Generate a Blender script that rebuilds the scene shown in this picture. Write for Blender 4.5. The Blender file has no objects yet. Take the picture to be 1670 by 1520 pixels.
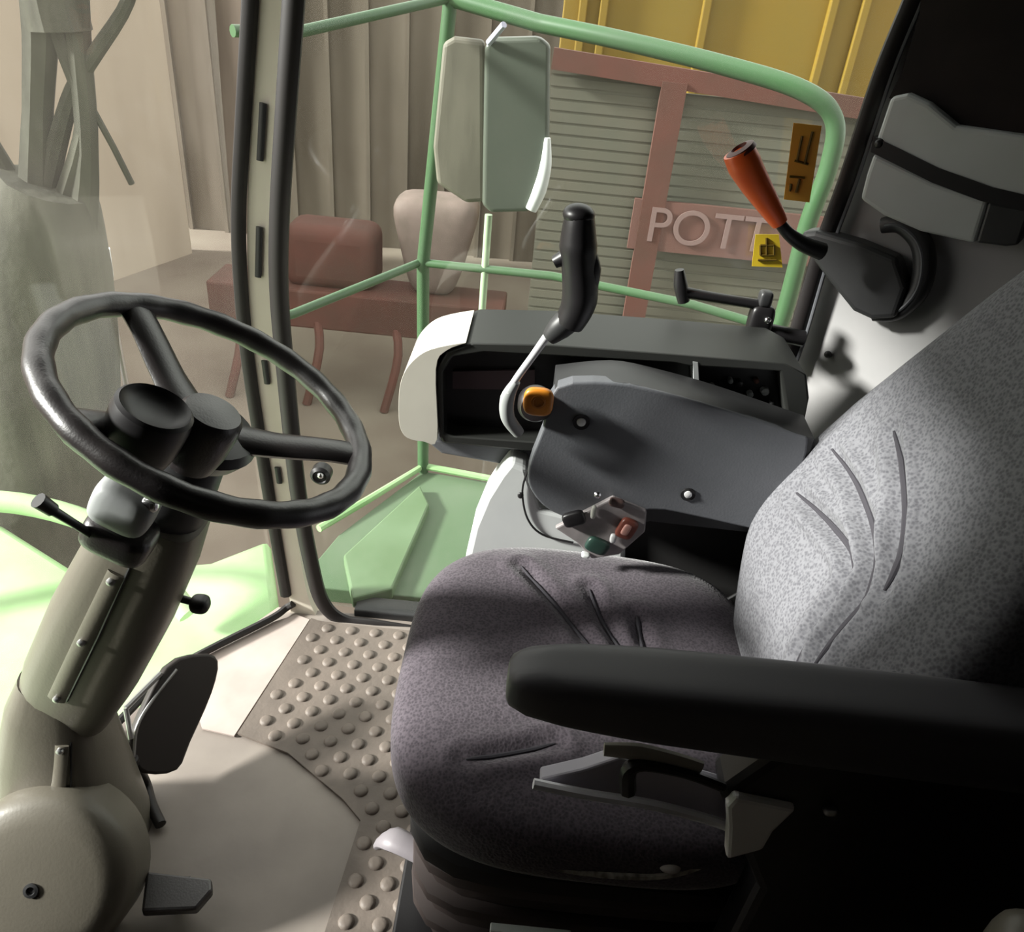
import bpy, bmesh, math, random
from mathutils import Vector, Matrix
random.seed(4)
PI = math.pi
S = bpy.context.scene
COL = S.collection

# ------------------------------------------------------------------ camera
FPX = 1300.0; PITCH = math.radians(32); ROLL = math.radians(5.7)
CAM = Vector((0, 0, 1.5))
FW = Vector((0, math.cos(PITCH), -math.sin(PITCH)))
_R = Vector((1, 0, 0)); _U = Vector((0, math.sin(PITCH), math.cos(PITCH)))
RT = math.cos(ROLL) * _R + math.sin(ROLL) * _U
UP = math.cos(ROLL) * _U - math.sin(ROLL) * _R
cd = bpy.data.cameras.new('camera'); cam = bpy.data.objects.new('camera', cd); COL.objects.link(cam)
cd.sensor_width = 36; cd.lens = FPX / 1670 * 36; cd.clip_start = 0.02; cd.clip_end = 200
m = Matrix.Identity(4)
for i in range(3):
    m[i][0] = RT[i]; m[i][1] = UP[i]; m[i][2] = -FW[i]; m[i][3] = CAM[i]
cam.matrix_world = m
S.camera = cam

# ------------------------------------------------------------------ light
S.view_settings.view_transform = 'Standard'; S.view_settings.look = 'None'
S.view_settings.gamma = 1; S.view_settings.use_curve_mapping = False
S.view_settings.exposure = 0.28
w = bpy.data.worlds.new('World'); S.world = w; w.use_nodes = True
bg = w.node_tree.nodes['Background']; bg.inputs[0].default_value = (1.0, 0.97, 0.93, 1); bg.inputs[1].default_value = 1.8
sd = bpy.data.lights.new('sun', 'SUN'); sd.energy = 10.0; sd.angle = math.radians(7); sd.color = (1, 0.97, 0.93)
sun = bpy.data.objects.new('sun', sd); COL.objects.link(sun)
sun.rotation_euler = Vector((0.88, 0.165, -0.42)).to_track_quat('-Z', 'Y').to_euler()

# ------------------------------------------------------------------ helpers
def ray(x, y): return FW * FPX + RT * (x - 835) - UP * (y - 760)
def at(x, y, X=None, Y=None, Z=None):
    d = ray(x, y)
    s = (X - CAM.x) / d.x if X is not None else (Y - CAM.y) / d.y if Y is not None else (Z - CAM.z) / d.z
    return CAM + d * s
def atp(x, y, p0, n):
    d = ray(x, y); return CAM + d * ((p0 - CAM).dot(n) / d.dot(n))

def mat(name, col, rough=0.5, metal=0.0, col2=None, scale=8, bump=0.0, bscale=60, spec=0.5, detail=4, stretch=None, ramp=(0.35, 0.65), coat=0):
    m = bpy.data.materials.new(name); m.use_nodes = True
    nt = m.node_tree; b = nt.nodes['Principled BSDF']
    b.inputs['Base Color'].default_value = (*col, 1); b.inputs['Roughness'].default_value = rough
    b.inputs['Metallic'].default_value = metal; b.inputs['Specular IOR Level'].default_value = spec
    b.inputs['Coat Weight'].default_value = coat
    tc = nt.nodes.new('ShaderNodeTexCoord'); mp = nt.nodes.new('ShaderNodeMapping')
    nt.links.new(tc.outputs['Object'], mp.inputs[0])
    if stretch: mp.inputs['Scale'].default_value = stretch
    if col2:
        n = nt.nodes.new('ShaderNodeTexNoise'); n.inputs['Scale'].default_value = scale; n.inputs['Detail'].default_value = detail
        r = nt.nodes.new('ShaderNodeValToRGB')
        r.color_ramp.elements[0].position = ramp[0]; r.color_ramp.elements[1].position = ramp[1]
        r.color_ramp.elements[0].color = (*col, 1); r.color_ramp.elements[1].color = (*col2, 1)
        nt.links.new(mp.outputs[0], n.inputs['Vector']); nt.links.new(n.outputs['Fac'], r.inputs[0])
        nt.links.new(r.outputs[0], b.inputs['Base Color'])
    if bump:
        n = nt.nodes.new('ShaderNodeTexNoise'); n.inputs['Scale'].default_value = bscale
        bp = nt.nodes.new('ShaderNodeBump'); bp.inputs['Strength'].default_value = bump; bp.inputs['Distance'].default_value = 0.01
        nt.links.new(tc.outputs['Object'], n.inputs['Vector']); nt.links.new(n.outputs['Fac'], bp.inputs['Height'])
        nt.links.new(bp.outputs[0], b.inputs['Normal'])
    return m

def fabric(name, c1, c2, sc=170):
    m = bpy.data.materials.new(name); m.use_nodes = True; nt = m.node_tree; b = nt.nodes['Principled BSDF']
    b.inputs['Roughness'].default_value = 0.95; b.inputs['Specular IOR Level'].default_value = 0.05
    b.inputs['Sheen Weight'].default_value = 0.35; b.inputs['Sheen Roughness'].default_value = 0.4
    tc = nt.nodes.new('ShaderNodeTexCoord')
    v = nt.nodes.new('ShaderNodeTexVoronoi'); v.inputs['Scale'].default_value = sc
    n = nt.nodes.new('ShaderNodeTexNoise'); n.inputs['Scale'].default_value = sc * 0.8; n.inputs['Detail'].default_value = 3
    mx = nt.nodes.new('ShaderNodeMath'); mx.operation = 'MULTIPLY'
    r = nt.nodes.new('ShaderNodeValToRGB')
    r.color_ramp.elements[0].position = 0.1; r.color_ramp.elements[1].position = 0.34
    r.color_ramp.elements[0].color = (*c2, 1); r.color_ramp.elements[1].color = (*c1, 1)
    nt.links.new(tc.outputs['Object'], v.inputs['Vector']); nt.links.new(tc.outputs['Object'], n.inputs['Vector'])
    nt.links.new(v.outputs['Distance'], mx.inputs[0]); nt.links.new(n.outputs['Fac'], mx.inputs[1])
    nt.links.new(mx.outputs[0], r.inputs[0]); nt.links.new(r.outputs[0], b.inputs['Base Color'])
    bp = nt.nodes.new('ShaderNodeBump'); bp.inputs['Strength'].default_value = 0.35; bp.inputs['Distance'].default_value = 0.003
    nt.links.new(mx.outputs[0], bp.inputs['Height']); nt.links.new(bp.outputs[0], b.inputs['Normal'])
    return m

def glass(name, dust=0.10, tint=(0.93, 0.96, 0.94), dcol=(0.55, 0.52, 0.47)):
    m = bpy.data.materials.new(name); m.use_nodes = True; nt = m.node_tree
    nt.nodes.remove(nt.nodes['Principled BSDF']); out = nt.nodes['Material Output']
    t = nt.nodes.new('ShaderNodeBsdfTransparent'); t.inputs[0].default_value = (*tint, 1)
    g = nt.nodes.new('ShaderNodeBsdfGlossy'); g.inputs['Roughness'].default_value = 0.03
    d = nt.nodes.new('ShaderNodeBsdfTranslucent'); d.inputs[0].default_value = (*dcol, 1)
    lw = nt.nodes.new('ShaderNodeLayerWeight'); lw.inputs[0].default_value = 0.5
    pw = nt.nodes.new('ShaderNodeMath'); pw.operation = 'POWER'; pw.inputs[1].default_value = 5
    fr = nt.nodes.new('ShaderNodeMath'); fr.operation = 'MULTIPLY_ADD'; fr.inputs[1].default_value = 0.6; fr.inputs[2].default_value = 0.03
    nt.links.new(lw.outputs['Facing'], pw.inputs[0]); nt.links.new(pw.outputs[0], fr.inputs[0])
    mxa = nt.nodes.new('ShaderNodeMixShader'); mxb = nt.nodes.new('ShaderNodeMixShader')
    tc = nt.nodes.new('ShaderNodeTexCoord'); n = nt.nodes.new('ShaderNodeTexNoise')
    n.inputs['Scale'].default_value = 5; n.inputs['Detail'].default_value = 6
    mr = nt.nodes.new('ShaderNodeMapRange'); mr.inputs[1].default_value = 0.3; mr.inputs[2].default_value = 0.7
    mr.inputs[3].default_value = dust * 0.6; mr.inputs[4].default_value = dust * 1.5
    L = nt.links.new
    L(tc.outputs['Object'], n.inputs['Vector']); L(n.outputs['Fac'], mr.inputs[0])
    L(fr.outputs[0], mxa.inputs[0]); L(t.outputs[0], mxa.inputs[1]); L(g.outputs[0], mxa.inputs[2])
    L(mr.outputs[0], mxb.inputs[0]); L(mxa.outputs[0], mxb.inputs[1]); L(d.outputs[0], mxb.inputs[2])
    L(mxb.outputs[0], out.inputs[0])
    return m

def basis(d):
    d = d.normalized(); a = Vector((0, 0, 1)) if abs(d.z) < 0.9 else Vector((1, 0, 0))
    u = d.cross(a).normalized(); return u, d.cross(u).normalized()

class MB:
    def __init__(s): s.v = []; s.f = []
    def add(s, vs, fs):
        o = len(s.v); s.v += [Vector(v) for v in vs]; s.f += [tuple(i + o for i in f) for f in fs]; return s
    def box(s, c, size, rot=None):
        c = Vector(c); hx, hy, hz = [k / 2 for k in size]; R = rot or Matrix.Identity(3)
        vs = [c + R @ Vector((x * hx, y * hy, z * hz)) for x in (-1, 1) for y in (-1, 1) for z in (-1, 1)]
        return s.add(vs, [(0, 1, 3, 2), (4, 6, 7, 5), (0, 4, 5, 1), (2, 3, 7, 6), (0, 2, 6, 4), (1, 5, 7, 3)])
    def bar(s, a, b, wd, th, upv=(0, 0, 1)):
        a = Vector(a); b = Vector(b); d = (b - a); L = d.length; d.normalize()
        n = Vector(upv); sd_ = d.cross(n).normalized(); n = sd_.cross(d).normalized()
        R = Matrix((d, sd_, n)).transposed()
        return s.box((a + b) / 2, (L, wd, th), R)
    def tube(s, pts, r, seg=12, closed=False, flat=None, smooth=0, cap=True):
        pts = [Vector(p) for p in pts]
        if smooth: pts, r = catmull(pts, r, smooth, closed)
        n = len(pts); rr = r if isinstance(r, (list, tuple)) else [r] * n
        vs = []; fs = []; u = None
        for i, p in enumerate(pts):
            if closed: d = pts[(i + 1) % n] - pts[i - 1]
            else: d = pts[min(i + 1, n - 1)] - pts[max(i - 1, 0)]
            d.normalize()
            if u is None: u, _ = basis(d)
            u = (u - d * u.dot(d)).normalized(); v = d.cross(u)
            if flat: # fixed flattening direction
                fd = Vector(flat[0]); fd = (fd - d * fd.dot(d)).normalized(); sdv = d.cross(fd)
                for k in range(seg):
                    t = 2 * PI * k / seg; vs.append(p + rr[i] * (fd * math.cos(t) * flat[1] + sdv * math.sin(t)))
            else:
                for k in range(seg):
                    t = 2 * PI * k / seg; vs.append(p + rr[i] * (u * math.cos(t) + v * math.sin(t)))
        for i in range(n if closed else n - 1):
            j = (i + 1) % n
            for k in range(seg):
                l = (k + 1) % seg; fs.append((i * seg + k, i * seg + l, j * seg + l, j * seg + k))
        if not closed and cap:
            fs.append(tuple(range(seg))[::-1]); fs.append(tuple((n - 1) * seg + k for k in range(seg)))
        return s.add(vs, fs)
    def lathe(s, prof, o, axis=(0, 0, 1), seg=32, sx=1.0):
        o = Vector(o); ax = Vector(axis).normalized(); u, v = basis(ax); vs = []; fs = []
        for (r, h) in prof:
            for k in range(seg):
                t = 2 * PI * k / seg; vs.append(o + ax * h + r * (u * math.cos(t) * sx + v * math.sin(t)))
        for i in range(len(prof) - 1):
            for k in range(seg):
                l = (k + 1) % seg; fs.append((i * seg + k, i * seg + l, (i + 1) * seg + l, (i + 1) * seg + k))
        fs.append(tuple(range(seg))[::-1]); fs.append(tuple((len(prof) - 1) * seg + k for k in range(seg)))
        return s.add(vs, fs)
    def prism(s, poly, ext):
        n = len(poly); e = Vector(ext); vs = [Vector(p) for p in poly] + [Vector(p) + e for p in poly]
        fs = [tuple(range(n))[::-1], tuple(range(n, 2 * n))] + [(i, (i + 1) % n, (i + 1) % n + n, i + n) for i in range(n)]
        return s.add(vs, fs)
    def strip(s, A, B, ext):   # ribbon between two matching polylines, thickened
        e = Vector(ext); n = len(A); vs = []
        for a, b in zip(A, B): vs += [Vector(a), Vector(b), Vector(b) + e, Vector(a) + e]
        fs = [(3, 2, 1, 0), tuple(4 * (n - 1) + k for k in range(4))]
        for i in range(n - 1):
            for k in range(4): l = (k + 1) % 4; fs.append((4 * i + k, 4 * i + l, 4 * i + 4 + l, 4 * i + 4 + k))
        return s.add(vs, fs)
    def sbox(s, half, n=4, seg=10, M=None, fn=None, c=(0, 0, 0)):
        idx = {}; vs = []; fs = []; sg = seg if isinstance(seg, (tuple, list)) else (seg,) * 3
        def vid(i, j, k):
            if (i, j, k) not in idx:
                p = Vector((2 * i / sg[0] - 1, 2 * j / sg[1] - 1, 2 * k / sg[2] - 1))
                ln = (abs(p.x) ** n + abs(p.y) ** n + abs(p.z) ** n) ** (1 / n); q = p / ln * max(abs(p.x), abs(p.y), abs(p.z))
                q = Vector((q.x * half[0], q.y * half[1], q.z * half[2]))
                if fn: q = fn(q)
                q = q + Vector(c)
                if M: q = M @ q
                idx[(i, j, k)] = len(vs); vs.append(q)
            return idx[(i, j, k)]
        a, b, c2 = sg
        for i in range(a):
            for j in range(b):
                fs.append((vid(i, j, 0), vid(i, j + 1, 0), vid(i + 1, j + 1, 0), vid(i + 1, j, 0)))
                fs.append((vid(i, j, c2), vid(i + 1, j, c2), vid(i + 1, j + 1, c2), vid(i, j + 1, c2)))
        for i in range(a):
            for k in range(c2):
                fs.append((vid(i, 0, k), vid(i + 1, 0, k), vid(i + 1, 0, k + 1), vid(i, 0, k + 1)))
                fs.append((vid(i, b, k), vid(i, b, k + 1), vid(i + 1, b, k + 1), vid(i + 1, b, k)))
        for j in range(b):
            for k in range(c2):
                fs.append((vid(0, j, k), vid(0, j, k + 1), vid(0, j + 1, k + 1), vid(0, j + 1, k)))
                fs.append((vid(a, j, k), vid(a, j + 1, k), vid(a, j + 1, k + 1), vid(a, j, k + 1)))
        return s.add(vs, fs)
    def ball(s, c, r, sq=(1, 1, 1), R=None):
        return s.sbox((r * sq[0], r * sq[1], r * sq[2]), 2, 8, (Matrix.Translation(Vector(c)) @ (R.to_4x4() if R else Matrix.Identity(4))))
    def build(s, name, m, parent=None, smooth=True, bevel=0, bseg=2, angle=40):
        me = bpy.data.meshes.new(name); me.from_pydata([tuple(v) for v in s.v], [], s.f); me.validate()
        bmx = bmesh.new(); bmx.from_mesh(me); bmesh.ops.recalc_face_normals(bmx, faces=bmx.faces); bmx.to_mesh(me); bmx.free()
        # centre the origin
        cs = [v.co for v in me.vertices]; lo = Vector([min(c[i] for c in cs) for i in range(3)]); hi = Vector([max(c[i] for c in cs) for i in range(3)])
        ctr = (lo + hi) / 2; ctr.z = lo.z
        me.transform(Matrix.Translation(-ctr))
        me.materials.append(m)
        o = bpy.data.objects.new(name, me); COL.objects.link(o)
        if smooth:
            for p in me.polygons: p.use_smooth = True
            try: me.set_sharp_from_angle(angle=math.radians(angle))
            except Exception: pass
        if bevel:
            bv = o.modifiers.new('bevel', 'BEVEL'); bv.width = bevel; bv.segments = bseg; bv.limit_method = 'ANGLE'; bv.angle_limit = math.radians(35)
            bv.harden_normals = False
        if parent is not None:
            o.parent = parent; o.location = ctr - WL[parent.name]
        else: o.location = ctr
        WL[o.name] = ctr
        return o
WL = {}
def catmull(pts, r, k, closed=False):
    n = len(pts); out = []; ro = []; rr = r if isinstance(r, (list, tuple)) else [r] * n
    for i in range(n if closed else n - 1):
        if closed: P = [pts[(i + j) % n] for j in (-1, 0, 1, 2)]
        else: P = [pts[max(i - 1, 0)], pts[i], pts[i + 1], pts[min(i + 2, n - 1)]]
        for j in range(k):
            t = j / k
            out.append(0.5 * ((2 * P[1]) + (P[2] - P[0]) * t + (2 * P[0] - 5 * P[1] + 4 * P[2] - P[3]) * t * t + (3 * P[1] - P[0] - 3 * P[2] + P[3]) * t ** 3))
            ro.append(rr[i] * (1 - t) + rr[(i + 1) % n] * t)
    if not closed: out.append(pts[-1]); ro.append(rr[-1])
    return out, ro
def sm(pts, k=6): return catmull([Vector(p) for p in pts], 1, k)[0]
def thing(name, label, cat, loc, group=None):
    o = bpy.data.objects.new(name, None); o.empty_display_size = 0.05; COL.objects.link(o)
    o.location = loc; WL[o.name] = Vector(loc); o['label'] = label; o['category'] = cat
    if group: o['group'] = group
    return o
def tag(o, label, cat, group=None, kind=None):
    o['label'] = label; o['category'] = cat
    if group: o['group'] = group
    if kind: o['kind'] = kind
    return o
def struct(o): o['kind'] = 'structure'; return o
def text_mesh(body, size, M, depth=0.004):
    cu = bpy.data.curves.new('t', 'FONT'); cu.body = body; cu.size = size; cu.extrude = depth; cu.align_x = 'CENTER'; cu.align_y = 'CENTER'
    o = bpy.data.objects.new('t', cu); COL.objects.link(o)
    dg = bpy.context.evaluated_depsgraph_get(); me = bpy.data.meshes.new_from_object(o.evaluated_get(dg))
    mb = MB().add([M @ v.co for v in me.vertices], [tuple(p.vertices) for p in me.polygons])
    bpy.data.objects.remove(o); return mb

# ------------------------------------------------------------------ materials
BEIGE = mat('beige_plastic', (0.148, 0.134, 0.107), 0.42, col2=(0.127, 0.115, 0.090), scale=5, bump=0.03, bscale=200)
CREAM = mat('cream_plastic', (0.66, 0.63, 0.55), 0.4, col2=(0.60, 0.57, 0.50), scale=6)
PILLAR = mat('pillar_cream', (0.80, 0.74, 0.63), 0.55, col2=(0.74, 0.68, 0.57), scale=6)
WHITEP = mat('white_plastic', (0.72, 0.74, 0.73), 0.35, col2=(0.66, 0.68, 0.68), scale=7)
GREYP = mat('grey_plastic', (0.125, 0.128, 0.14), 0.5, col2=(0.10, 0.105, 0.115), scale=6, bump=0.04, bscale=250)
GREYL = mat('grey_box', (0.36, 0.375, 0.375), 0.5, col2=(0.32, 0.33, 0.325), scale=5)
DARKP = mat('dark_plastic', (0.035, 0.035, 0.036), 0.45, col2=(0.025, 0.025, 0.026), scale=8)
BLACK = mat('black_plastic', (0.012, 0.011, 0.012), 0.4)
BLACKM = mat('black_matte', (0.012, 0.011, 0.011), 0.85)
RIM = mat('rim_rubber', (0.017, 0.013, 0.013), 0.36, col2=(0.012, 0.009, 0.010), scale=14, bump=0.05, bscale=300, spec=1.0)
RUBBER = mat('seal_rubber', (0.016, 0.013, 0.013), 0.5)
CHROME = mat('chrome', (0.75, 0.75, 0.76), 0.2, 1.0)
STEEL = mat('steel', (0.5, 0.5, 0.5), 0.4, 1.0)
ORANGE = mat('orange_plastic', (0.95, 0.16, 0.035), 0.35, col2=(0.88, 0.12, 0.025), scale=12)
AMBER = mat('amber_plastic', (0.62, 0.22, 0.02), 0.4)
FABRIC = fabric('seat_fabric', (0.20, 0.20, 0.216), (0.118, 0.117, 0.130), 190)
FABRICD = fabric('cushion_fabric', (0.115, 0.098, 0.114), (0.066, 0.057, 0.067), 220)
MAT = mat('rubber_mat', (0.19, 0.155, 0.13), 0.6, col2=(0.14, 0.115, 0.097), scale=9, bump=0.1, bscale=90)
FLOORM = mat('floor_plate', (0.36, 0.315, 0.275), 0.5, col2=(0.25, 0.215, 0.19), scale=3.2, bump=0.03, bscale=60)
SUNLIT_FLOOR = mat('sunlit_floor_tone', (0.52, 0.45, 0.41), 0.5, col2=(0.45, 0.37, 0.335), scale=9)  # sunlight on the front floor, put into the base colour
GREEN = mat('green_paint', (0.056, 0.128, 0.053), 0.35, col2=(0.068, 0.124, 0.064), scale=5)
GREENL = mat('green_paint_dusty', (0.085, 0.145, 0.072), 0.6, col2=(0.119, 0.170, 0.102), scale=3)
GREENH = mat('green_hood_paint', (0.26, 0.47, 0.19), 0.5, col2=(0.44, 0.60, 0.34), scale=2.5)
YELLOW = mat('yellow_paint', (0.215, 0.130, 0.008), 0.6, col2=(0.19, 0.125, 0.010), scale=1.2)
REDP = mat('red_paint', (0.116, 0.040, 0.028), 0.8, col2=(0.083, 0.038, 0.026), scale=2)
SLATG = mat('grey_slat_panel', (0.116, 0.108, 0.080), 0.7, col2=(0.096, 0.096, 0.072), scale=2)
PINKL = mat('faded_letter_paint', (0.195, 0.128, 0.118), 0.6)
STICK = mat('sticker_yellow', (0.80, 0.58, 0.03), 0.5)
STICKR = mat('sticker_orange', (0.75, 0.42, 0.06), 0.5)
CURTAIN = mat('black_cloth', (0.012, 0.008, 0.008), 0.95, col2=(0.02, 0.014, 0.013), scale=8)
GLASS = glass('side_glass', 0.014)
GLASSF = glass('windscreen_glass', 0.030, dcol=(0.62, 0.57, 0.50))

# ================================================================== CAB SHELL
# plan curve of the windscreen, right corner to left corner
WS = [(-0.585, 1.575), (-0.70, 1.38), (-0.80, 1.19), (-0.90, 0.94), (-0.94, 0.60), (-0.92, 0.25), (-0.84, -0.05), (-0.70, -0.27)]
wsc = [(p.x, p.y) for p in sm([(x, y, 0) for x, y in WS], 6)]
mb = MB(); fl = [(x, y, 0) for x, y in wsc] + [(1.02, -0.27, 0), (1.02, 1.30, 0), (0.60, 1.60, 0)]
mb.prism(fl, (0, 0, -0.06)); floor = struct(mb.build('floor', FLOORM, smooth=False))
mb = MB().prism([(x, y, 1.68) for x, y, _ in fl], (0, 0, 0.06)); struct(mb.build('ceiling', CURTAIN, smooth=False))
mb = MB().box((0.18, -0.30, 0.84), (1.76, 0.04, 1.68))
lw_ = [Vector((x, y, 0)) for x, y in wsc[24:]]  # unseen opaque front corner, added to keep sun off the near seat side
mb.strip(lw_, [p + Vector((0, 0, 1.68)) for p in lw_], (0.03, 0.0, 0)); struct(mb.build('wall_left_sun_block', CURTAIN, smooth=False))
mb = MB().box((1.04, 0.5, 0.84), (0.04, 1.62, 1.68)); struct(mb.build('wall_rear', CURTAIN, smooth=False))
# windscreen glass
wsg = wsc[:26]
mb = MB(); n = len(wsg)
def bul(z): return 0.02 * math.sin(PI * min(max(z / 1.68, 0), 1))
rows = 9; vs = []
for k in range(rows):
    z = 0.01 + 1.67 * k / (rows - 1)
    for x, y in wsg: vs.append((x - 0.02 * math.sin(PI * k / (rows - 1)), y, z))
mb.add(vs, [(k * n + i, k * n + i + 1, (k + 1) * n + i + 1, (k + 1) * n + i) for k in range(rows - 1) for i in range(n - 1)])
struct(mb.build('window_1', GLASSF))
# windscreen lower seal: from the pillar foot along the floor edge
sl = [at(478, 985, Y=1.555), at(466, 992, Z=0.02), at(440, 1010, Z=0.02), at(340, 1060, Z=0.02), at(270, 1100, Z=0.02), at(220, 1150, Z=0.02), Vector((-0.86, 0.94, 0.02)), Vector((-0.90, 0.60, 0.02)), Vector((-0.89, 0.25, 0.02)), Vector((-0.82, -0.05, 0.02))]
struct(MB().tube(sl, 0.010, 8, smooth=5).build('trim_1', RUBBER))

# right side window glass and frame
mb = MB().box((0.04, 1.585, 0.85), (1.12, 0.006, 1.66)); struct(mb.build('window_2', GLASS, smooth=False))
# right front pillar with rubber seals
YP = 1.56
PL = [(420, -60), (420, 0), (408, 200), (403, 350), (405, 470), (415, 600), (445, 800), (470, 960), (474, 1000)]
PR = [(466, -60), (465, 0), (450, 200), (441, 350), (441, 470), (452, 600), (474, 800), (499, 960), (520, 1012)]
A = sm([at(x, y, Y=YP) for x, y in PL]); B = sm([at(x, y, Y=YP) for x, y in PR])
pillar = struct(MB().strip(A, B, (0, 0.05, 0)).build('trim_2', PILLAR))
SL = [(408, -60), (408, 0), (396, 200), (389, 350), (393, 470), (406, 600), (437, 800), (466, 970)]
pts = sm([at(x, y, Y=YP - 0.003) for x, y in SL])
MB().tube(pts, 0.0155, 8, flat=((0, 1, 0), 0.8)).build('rubber_seal', RUBBER, pillar)
SR = [(482, -60), (479, 0), (465, 200), (456, 350), (455, 470), (465, 600), (486, 800), (510, 930), (528, 985), (560, 1012), (610, 1020), (700, 1034), (800, 1048)]
pts = sm([at(x, y, Y=YP - 0.006) for x, y in SR])
MB().tube(pts, 0.020, 10, flat=((0, 1, 0), 0.7)).build('rubber_seal', RUBBER, pillar)
for (x0, y0, x1, y1) in ((429, 168, 424, 262), (423, 370, 421, 452), (431, 588, 436, 626), (452, 762, 456, 788)):
    a = at(x0, y0, Y=YP - 0.004); b = at(x1, y1, Y=YP - 0.004)
    MB().tube([a, b], 0.0068, 10, flat=((0, 1, 0), 0.5)).build('slot', DARKP, pillar)
# window sill under right window
sill = struct(MB().box((0.12, 1.60, 0.006), (1.0, 0.06, 0.03)).build('trim_3', DARKP, smooth=False, bevel=0.004))
# rear edge seal of the side window
RS = [(1512, -60), (1490, 0), (1440, 122), (1384, 290), (1340, 410), (1300, 545), (1280, 600)]
pts = sm([at(x, y, Y=YP) for x, y in RS]); struct(MB().tube(pts, 0.018, 10, flat=((0, 1, 0), 0.7)).build('trim_4', RUBBER))
pts = sm([at(x + 15, y, Y=YP - 0.01) for x, y in RS]); struct(MB().tube(pts, 0.004, 8).build('trim_5', GREYP))

# rear right corner panel (slanted in plan)
PA = Vector((0.575, 1.58, 0)); PB = Vector((1.02, 1.26, 0)); PN = Vector((-(PB - PA).y * -1, 0, 0))
_d = (PB - PA).normalized(); PN = Vector((_d.y, -_d.x, 0))
if PN.y > 0: PN = -PN
def cp(x, y, off=0.0): return atp(x, y, PA + PN * off, PN)
CORN = mat('corner_panel', (0.40, 0.39, 0.39), 0.55, col2=(0.35, 0.345, 0.345), scale=6)
mb = MB().prism([PA, PB, PB + Vector((0, 0, 1.68)), PA + Vector((0, 0, 1.68))], -PN * 0.04)
struct(mb.build('wall_right', CORN, smooth=False))

# floor coverings
mp = [(at(x, y, Z=0)) for x, y in ((508, 1012), (388, 1200), (470, 1232), (560, 1308), (588, 1342), (528, 1530))]
mp = [(p.x, p.y) for p in mp] + [(0.55, 0.72), (0.55, 1.52), (-0.46, 1.53)]
mb = MB().prism([(x, y, 0.003) for x, y in mp], (0, 0, 0.006))
def inside(x, y, P):
    c = False
    for i in range(len(P)):
        x1, y1 = P[i]; x2, y2 = P[i - 1]
        if (y1 > y) != (y2 > y) and x < (x2 - x1) * (y - y1) / (y2 - y1) + x1: c = not c
    return c
sp = 0.062
for i in range(-14, 12):
    for j in range(0, 26):
        x = i * sp + (sp / 2 if j % 2 else 0); y = 0.66 + j * sp * 0.62
        if not (x < 0.15): continue
        if all(inside(x + dx, y + dy, mp) for dx, dy in ((-.02, 0), (.02, 0), (0, .02), (0, -.02))):
            mb.lathe([(0.0155, 0), (0.014, 0.003), (0.010, 0.0055), (0.004, 0.006)], (x, y, 0.009), (0, 0, 1), 12)
tag(mb.build('rubber_floor_mat', MAT), 'brown studded rubber mat on the cab floor in front of the seat', 'floor mat')
lp = [at(x, y, Z=0.003) for x, y in ((483, 1004), (440, 1018), (345, 1064), (300, 1090), (330, 1190), (382, 1202), (505, 1012))]  # lighter strip where sun falls on the floor, painted in
tag(MB().prism(lp, (0, 0, 0.004)).build('sunlit_floor_strip', SUNLIT_FLOOR, smooth=False), 'pale pinkish floor strip with sunlight in its colour between the windscreen corner and the studded mat', 'floor plate')

# ================================================================== STEERING WHEEL
WC = Vector((-0.408, 0.943, 0.966)); WN = Vector((math.sin(0.484), 0.0516, math.cos(0.484))).normalized()
e1 = WN.cross(Vector((0, 1, 0))).normalized(); e2 = WN.cross(e1).normalized()
def wp(ang, r, h=0.0): return WC + e1 * math.cos(ang) * r + e2 * math.sin(ang) * r + WN * h
sw = thing('steering_wheel', 'black three-spoke steering wheel with a glossy rim on the beige column', 'steering wheel', WC - WN * 0.10)
R = 0.215
pts = [wp(2 * PI * k / 96, R) for k in range(96)]
rr = [0.0175 + 0.0008 * math.sin(24 * 2 * PI * k / 96) for k in range(96)]
MB().tube(pts, rr, 16, closed=True).build('rim', RIM, sw)
hub = WC - WN * 0.055
def ang_of(px, py):
    q = atp(px, py, WC, WN) - WC; return math.atan2(q.dot(e2), q.dot(e1))
SPK = [ang_of(228, 510), ang_of(588, 742), ang_of(110, 690)]
for a in SPK:
    P = [wp(a, R - 0.005, -0.002), wp(a, R * 0.78, -0.012), wp(a, R * 0.45, -0.035), wp(a, 0.03, -0.050)]
    MB().tube(P, [0.026, 0.025, 0.027, 0.034], 12, smooth=6, flat=(tuple(WN), 0.45)).build('spoke', RIM, sw)
MB().lathe([(0.03, -0.03), (0.066, -0.022), (0.078, 0.0), (0.072, 0.014), (0.03, 0.024), (0.001, 0.025)], hub, WN, 32).build('hub', BLACK, sw)
# the two round pods over the hub
def cupat(px, py, h, r, tall, name, m, lip=False):
    o = atp(px, py, WC + WN * h, WN)
    prof = [(r * 0.80, -tall), (r * 0.96, -tall * 0.6), (r, -tall * 0.1), (r * 0.97, 0.006), (r * 0.86, 0.012), (r * 0.5, 0.014), (0.001, 0.015)]
    if lip: prof = prof[:4] + [(r * 0.88, 0.010), (r * 0.80, 0.004), (r * 0.5, -0.002), (0.001, -0.003)]
    return MB().lathe(prof, o, WN, 32).build(name, m, sw)
cupat(250, 672, 0.030, 0.047, 0.075, 'spinner_knob', BLACK, True)
cupat(343, 682, 0.020, 0.041, 0.075, 'hub_pod', RIM)
p0 = atp(262, 722, WC, WN); p1 = atp(300, 700, WC + WN * 0.02, WN); p2 = atp(296, 665, WC + WN * 0.03, WN)
MB().tube([p0, p1, p2], 0.0045, 10, smooth=6).build('chrome_clamp', CHROME, sw)

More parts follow.
